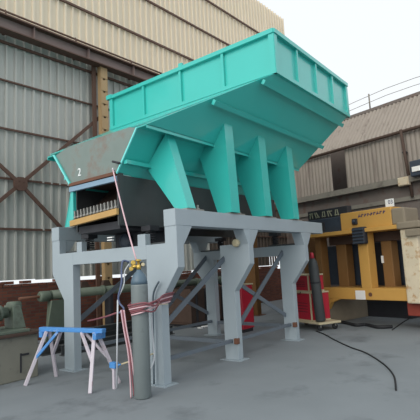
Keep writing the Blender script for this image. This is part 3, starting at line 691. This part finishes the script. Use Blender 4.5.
# ------------------------------------------------------------------ blue sawhorse
sA = Vector((4.09, 6.72, 0.80)); sB = Vector((4.29, 5.40, 0.80))
sh = thing('sawhorse', ((sA.x+sB.x)/2, (sA.y+sB.y)/2, 0), 'blue topped steel sawhorse with scuffed pale legs beside the left machine', 'trestle')
MB().bar(sA, sB, 0.09, 0.062).build('top_bar', M['blue'], sh, 0.008)
ax = (sB-sA).normalized(); ox = Vector((-ax.y, ax.x, 0))
if ox.x > 0: ox = -ox
for e, (p, sg_) in enumerate(((sA, 1), (sB, -1))):
    for o_ in (1, -1):
        top = p + ax*sg_*0.16 + ox*o_*0.03 - Vector((0, 0, 0.03)); foot = p + ax*sg_*(0.0 if True else 0) + ox*o_*0.30; foot.z = 0.0
        MB().bar(top, foot, 0.05, 0.05).build('leg', M['whitish'] , sh, 0.006)
        k1 = top.lerp(foot, 0.5); k2 = p + ax*sg_*0.42 + ox*o_*0.03 - Vector((0, 0, 0.03))
        MB().bar(k1, k2, 0.04, 0.04).build('brace', M['blue'] if (o_ == 1 and e == 0) else M['whitish'], sh, 0.005)
    MB().bar(p + ax*sg_*0.10 + ox*0.10 - Vector((0, 0, 0.07)), p + ax*sg_*0.10 - ox*0.10 - Vector((0, 0, 0.07)), 0.07, 0.09).build('corner_gusset', M['blue'], sh, 0.005)
br = thing('steel_bar', (4.2, 5.2, 0), 'thin tan bar propped near the foot of the gas cylinder', 'bar')
MB().tube([at(119, 365, 'X', 4.33), at(154, 353.5, 'X', 4.64)], 0.011, 8).build('bar', M['framecream'], br)
q = at(114, 365, 'X', 4.33)
cl = thing('blue_clamp', (q.x, q.y, 0), 'small blue clamp block at the right end of the sawhorse', 'clamp')
MB().box(q.x-0.04, q.x+0.04, q.y-0.06, q.y+0.06, q.z-0.04, q.z+0.04).build('jaw', M['blue'], cl, 0.008)
MB().box(q.x-0.02, q.x+0.02, q.y-0.02, q.y+0.02, 0, q.z-0.04).build('stem', M['whitish'], cl)
MB().tube([(q.x, q.y-0.06, q.z), (q.x, q.y-0.14, q.z+0.02)], 0.012, 8).build('screw', M['blue'], cl)

# ------------------------------------------------------------------ old pump set on its concrete base, at the left
bx1 = 4.28; by0 = 7.02; by1 = 7.95; bx0 = 1.8
cbm = thing('machine_base', (3.0, 7.5, 0), 'stained concrete machine base with iron bed at the lower left', 'base')
MB().box(bx0, bx1-0.03, by0+0.05, by1, 0, 0.70).build('block', M['base'], cbm, 0.015)
MB().box(bx0, bx1+0.06, by0-0.03, by1+0.03, 0.70, 0.75).build('bed_plate', M['rustdark'], cbm, 0.01)
MB().box(bx0, bx1-0.2, by0, by1-0.1, 0.75, 0.80).build('bed_rail', M['machine'], cbm, 0.01)
for k in range(4):
    MB().lathe((2.6+k*0.48, by0+0.03, 0.75), [(0.025, 0), (0.025, 0.03), (0.012, 0.032), (0.012, 0.07)], 6).build('anchor_bolt', M['rust'], cbm)
MB().box(3.93, 3.955, by0+0.04, by0+0.06, 0.12, 0.42).build('slot_cover', M['dark'], cbm)
MB().box(3.955, 4.08, by0+0.035, by0+0.06, 0.38, 0.41).build('slot_cover', M['dark'], cbm)
ym_ = 7.45; zm = 1.06
pm = thing('pump_motor', (3.7, ym_, 0.80), 'old grey green motor and pump set bolted on the concrete base', 'motor')
MB().lathe((3.12, ym_, zm), [(0.10, 0), (0.15, 0.02), (0.15, 0.50), (0.12, 0.53)], 20, (1, 0, 0)).build('motor_body', M['machine'], pm)
for k in range(7): MB().lathe((3.20+k*0.06, ym_, zm), [(0.162, 0), (0.162, 0.012)], 20, (1, 0, 0)).build('cooling_fin', M['machine'], pm)
MB().lathe((3.65, ym_, zm), [(0.05, 0), (0.05, 0.10)], 12, (1, 0, 0)).build('shaft', M['rod'], pm)
MB().lathe((3.74, ym_, zm), [(0.13, 0), (0.13, 0.06), (0.09, 0.07), (0.09, 0.16)], 20, (1, 0, 0)).build('coupling', M['machine'], pm)
b = MB(); b.prism([(3.92, ym_-0.2, 0.80), (4.14, ym_-0.2, 0.80), (4.10, ym_-0.1, 1.17), (3.96, ym_-0.1, 1.17)], (0, 0.3, 0)); b.build('bearing_bracket', M['machine'], pm, 0.01)
MB().lathe((3.93, ym_, 1.15), [(0.085, 0), (0.085, 0.2)], 16, (1, 0, 0)).build('bearing_cap', M['machine'], pm)
for xx in (3.22, 3.5): MB().box(xx-0.05, xx+0.05, ym_-0.16, ym_+0.16, 0.80, 0.93).build('foot', M['machine'], pm)
cbx = thing('control_box', (3.25, 7.25, 0.80), 'dark blue switch box on the left end of the machine base', 'box')
MB().box(3.0, 3.45, 7.12, 7.27, 0.98, 1.28).build('case', M['darkblue'], cbx, 0.01)
MB().box(2.9, 3.62, 7.10, 7.32, 1.28, 1.305).build('lid', M['dark'], cbx, 0.005)
MB().box(3.1, 3.16, 7.15, 7.25, 0.80, 0.98).build('bracket', M['dark'], cbx)
MB().box(3.3, 3.36, 7.15, 7.25, 0.80, 0.98).build('bracket', M['dark'], cbx)

# ------------------------------------------------------------------ pipework along the brick wall
pw = thing('long_pipe', (9.2, 9.95, 0), 'long grey green pipe on saddles along the foot of the left wall', 'pipe')
pz = 1.16
MB().tube([(6.35, 10.0, pz), (13.2, 9.75, pz)], 0.115, 14).build('pipe', M['machine'], pw)
for k in range(6):
    xx = 6.6 + k*1.25; yy = 10.0 - (xx-6.35)*0.036
    MB().lathe((xx, yy, pz), [(0.14, 0), (0.14, 0.06)], 16, (1, -0.036, 0)).build('flange', M['machine'], pw)
    sdl = MB(); sdl.box(xx+0.18, xx+0.30, yy-0.12, yy+0.12, 0, pz-0.10); sdl.build('stand', M['dark'], pw, 0.01)
for k in range(9):
    xx = 7.2 + k*0.7; yy = 10.02 - (xx-6.35)*0.036
    b = MB(); b.prism([(xx, yy, pz+0.08), (xx+0.34, yy, pz+0.08), (xx+0.22, yy, pz+0.27), (xx+0.06, yy, pz+0.27)], (0, 0.1, 0)); b.build('saddle', M['rustdark'], pw)
MB().tube([(5.55, 10.03, pz-0.02), (6.4, 10.0, pz-0.02)], 0.035, 8).build('spindle', M['rust'], pw)
MB().lathe((6.05, 10.02, pz-0.02), [(0.1, 0), (0.13, 0.03), (0.13, 0.25), (0.1, 0.3)], 14, (1, -0.04, 0)).build('valve_body', M['machine'], pw)
ps_ = thing('pipe_stand', (6.2, 9.5, 0), 'tapered grey plate stand behind the left machine under the pipe', 'stand')
b = MB(); b.prism([(6.0, 9.7, 0), (6.75, 9.7, 0), (6.55, 9.7, 1.04), (6.2, 9.7, 1.04)], (0, 0.05, 0)); b.build('plate', M['machine'], ps_)
b = MB(); b.prism([(6.3, 9.72, 0), (6.3, 10.2, 0), (6.3, 10.05, 1.02), (6.3, 9.75, 1.02)], (0.04, 0, 0)); b.build('rib', M['machine'], ps_)

# ------------------------------------------------------------------ red welding sets on a trolley
TX = Vector((0.45, 0.893, 0)).normalized()      # along the trolley, to the left
TN = Vector((TX.y, -TX.x, 0))                    # away from the camera
T0 = Vector((10.2, 4.98, 0))
def tbx(a0, a1, d0, d1, z0, z1): return MB().prism([T0+TX*a0+TN*d0+Vector((0,0,z0)), T0+TX*a1+TN*d0+Vector((0,0,z0)), T0+TX*a1+TN*d1+Vector((0,0,z0)), T0+TX*a0+TN*d1+Vector((0,0,z0))], (0, 0, z1-z0))
tro = thing('trolley', T0+TX*0.4+TN*0.3, 'low flat steel trolley on castors under the red welding sets', 'trolley')
tbx(-0.30, 1.05, -0.03, 0.62, 0.15, 0.20).build('platform', M['framecream'], tro, 0.01)
for a_ in (-0.2, 0.92):
    for d_ in (0.06, 0.5):
        c = T0+TX*a_+TN*d_+Vector((0,0,0.07))
        wh = MB().lathe(c-TX*0.02, [(0.05, -0.005), (0.07, 0), (0.07, 0.04), (0.05, 0.045)], 16, TX).build('castor', M['rubber'], tro)
        MB().box(c.x-0.025, c.x+0.025, c.y-0.035, c.y+0.035, 0.08, 0.15).build('fork', M['bolt'], wh)
def welder(name, a0, a1, d0, d1, z0, z1, label):
    root = thing(name, T0+TX*(a0+a1)/2+TN*(d0+d1)/2+Vector((0,0,z0)), label, 'welder', 'red welding sets under the frame')
    tbx(a0+0.015, a1-0.015, d0+0.015, d1, z0+0.02, z1-0.03).build('case', M['red'], root, 0.012)
    f_ = tbx(a0, a1, d0, d1, z0, z0+0.03); f_.build('bottom_edge', M['framecream'], root, 0.004)
    tbx(a0, a1, d0, d1, z1-0.035, z1).build('top_cover', M['framecream'], root, 0.006)
    for a_ in (a0, a1-0.03): tbx(a_, a_+0.03, d0, d0+0.03, z0, z1).build('corner_strip', M['framecream'], root)
    for k in range(4):
        zz = z0 + (z1-z0)*(0.3+0.1*k); tbx(a0+0.15, a1-0.15, d0+0.008, d0+0.02, zz, zz+0.012).build('vent_slot', M['dark'], root)
    h = MB(); c = T0+TX*(a0+a1)/2+TN*d0+Vector((0,0,z1)); h.tube([c+TX*0.12, c+TX*0.12-TN*0.03-Vector((0,0,0.05)), c-TX*0.12-TN*0.03-Vector((0,0,0.05)), c-TX*0.12], 0.01, 6); h.build('handle', M['dark'], root)
    return root
welder('welding_set', 0.02, 1.0, 0.0, 0.58, 0.20, 0.90, 'larger red welding set with cream edges, lower of the stack behind third leg')
welder('welding_set', 0.08, 0.98, 0.02, 0.5, 0.905, 1.33, 'shallow red welding set stacked on top of the larger red one')
dk = thing('dark_gas_cylinder', T0-TX*0.15+TN*0.13+Vector((0,0,0.2)), 'dark gas cylinder with red tip standing at right end of red welding sets', 'cylinder')
b0 = T0-TX*0.15+TN*0.13+Vector((0,0,0.22)); t0_ = T0-TX*0.135+TN*0.02+Vector((0,0,1.86)); axd = (t0_-b0).normalized()
MB().lathe(b0, [(0.11, 0), (0.12, 0.02), (0.12, 1.30), (0.10, 1.42), (0.05, 1.50)], 20, axd).build('body', M['dark_plate'], dk)
MB().lathe(b0+axd*1.50, [(0.045, 0), (0.05, 0.02), (0.05, 0.11), (0.03, 0.14)], 12, axd).build('cap', M['red'], dk)
MB().lathe(b0+axd*0.9, [(0.124, 0), (0.124, 0.04)], 20, axd).build('strap', M['dark'], dk)
rbx = thing('red_cabinet', (9.7, 6.6, 0), 'dark red cabinet standing behind the middle leg of the frame', 'cabinet')
c0 = dep(245, 285, 11.3); 
MB().box(c0.x-0.25, c0.x+0.25, c0.y-0.05, c0.y+0.5, 0.08, c0.z).build('case', M['red'], rbx, 0.015)
MB().box(c0.x-0.27, c0.x+0.27, c0.y-0.07, c0.y+0.52, c0.z, c0.z+0.03).build('top_cover', M['framecream'], rbx, 0.006)
MB().box(c0.x-0.2, c0.x+0.2, c0.y-0.03, c0.y+0.45, 0, 0.08).build('plinth', M['dark'], rbx)
MB().box(c0.x-0.262, c0.x-0.25, c0.y, c0.y+0.44, 0.15, c0.z-0.06).build('door', M['red'], rbx, 0.006)

# ochre post and dark stores in the shade between the frame and the end wall
op = thing('ochre_post', (12.6, 8.2, 0), 'dull ochre steel post standing in the shade behind the frame', 'post')
MB().box(12.5, 12.75, 8.0, 8.4, 0.02, 3.2).build('post', M['ochreshade'], op, 0.01)
MB().box(12.4, 12.85, 7.9, 8.5, 0, 0.02).build('base_plate', M['rust'], op)
MB().box(12.48, 12.78, 7.95, 8.45, 3.2, 3.3).build('cap_plate', M['ochreshade'], op)
ck = thing('scrap_bin', (10.8, 8.9, 0), 'dark iron scrap bin in the shadow beyond the frame', 'bin')
for n_, bx_ in (('side', (9.6, 9.65, 8.3, 9.6)), ('side', (11.5, 11.55, 8.3, 9.6)), ('front', (9.65, 11.5, 8.3, 8.35)), ('back', (9.65, 11.5, 9.55, 9.6))):
    MB().box(*bx_, 0.12, 1.05).build(n_, M['rustdark'], ck)
MB().box(9.6, 11.55, 8.3, 9.6, 0.08, 0.13).build('bottom', M['rustdark'], ck)
for xx in (9.7, 11.3): MB().box(xx, xx+0.12, 8.35, 9.55, 0, 0.08).build('runner', M['dark'], ck)
for k in range(5): MB().box(9.8+k*0.4, 9.86+k*0.4, 8.26, 8.3, 0.15, 1.03).build('rib', M['dark'], ck)
# white strips imitating a slit of light, and other bits on the floor
for (u0, v0_, u1, v1, lab) in ((203, 326.8, 215, 324.6, 'longer white strip added as a slit of light behind the frame'), (199, 328.2, 201.3, 327.8, 'tiny white strip added as light left of the longer one')):
    a = at(u0, v0_, 'Z', 0.01); b_ = at(u1, v1, 'Z', 0.01)
    o = MB().bar(a + Vector((0, 0, 0.004)), b_ + Vector((0, 0, 0.004)), 0.14, 0.026).build('light_slit_strip', M['slitwhite'], None, 0.004); tag(o, lab, 'strip')
P = [at(u, v, 'Z', 0.013) for u, v in ((316, 331), (324, 334), (335, 340), (350, 347), (364, 352), (375, 358), (386, 366), (394, 376), (396, 390))]
o = MB().tube(smooth(P, 6), 0.012, 6).build('floor_cable', M['rubber']); tag(o, 'thin dark cable snaking over the concrete towards bottom right', 'cable')
P = [at(u, v, 'Z', 0.04) for u, v in ((333, 321), (345, 322.5), (356, 325), (366, 324.5), (378, 327), (392, 326.5))]
o = MB().tube(smooth(P, 6), 0.04, 8).build('black_hose', M['rubber']); tag(o, 'thick black hose lying before the yellow machine', 'hose')
P = [at(u, v, 'Z', 0.008) for u, v in ((392, 330), (405, 321), (415, 316), (421, 313))]
o = MB().tube(smooth(P, 4), 0.012, 6).build('floor_cable', M['rubber']); tag(o, 'short dark cable running to the lower right edge by the red channel', 'cable')
o = MB().box(9.2, 9.34, 6.62, 6.72, 0.0, 0.06).build('wood_block', M['rust'], None, 0.01); tag(o, 'small rusty block on the floor inside the frame', 'block')

# steel stock added for dark contrast on the floor under the frame
def beam_stock(p, q, w_, h_, z, label):
    p = Vector(p); q = Vector(q); d = (q-p).normalized(); n = Vector((-d.y, d.x, 0)); b = MB(); t = 0.016
    pr = [(-w_/2, 0), (w_/2, 0), (w_/2, t), (t/2, t), (t/2, h_-t), (w_/2, h_-t), (w_/2, h_), (-w_/2, h_), (-w_/2, h_-t), (-t/2, h_-t), (-t/2, t), (-w_/2, t)]
    b.prism([p + n*a + Vector((0, 0, z+c)) for a, c in pr], q-p)
    tag(b.build('steel_stock', M['dark_plate']), label, 'steel', 'steel sections added to darken the floor')
beam_stock((5.5, 8.3, 0), (8.6, 8.1, 0), 0.16, 0.22, 0.0, 'nearest dark steel beam added to darken the floor behind the frame')
beam_stock((5.3, 8.75, 0), (8.2, 8.6, 0), 0.16, 0.26, 0.0, 'second dark steel beam added to darken the floor, nearer the brick wall')
beam_stock((5.6, 8.62, 0), (8.0, 8.66, 0), 0.14, 0.16, 0.26, 'short dark steel beam added on top of the second floor beam')
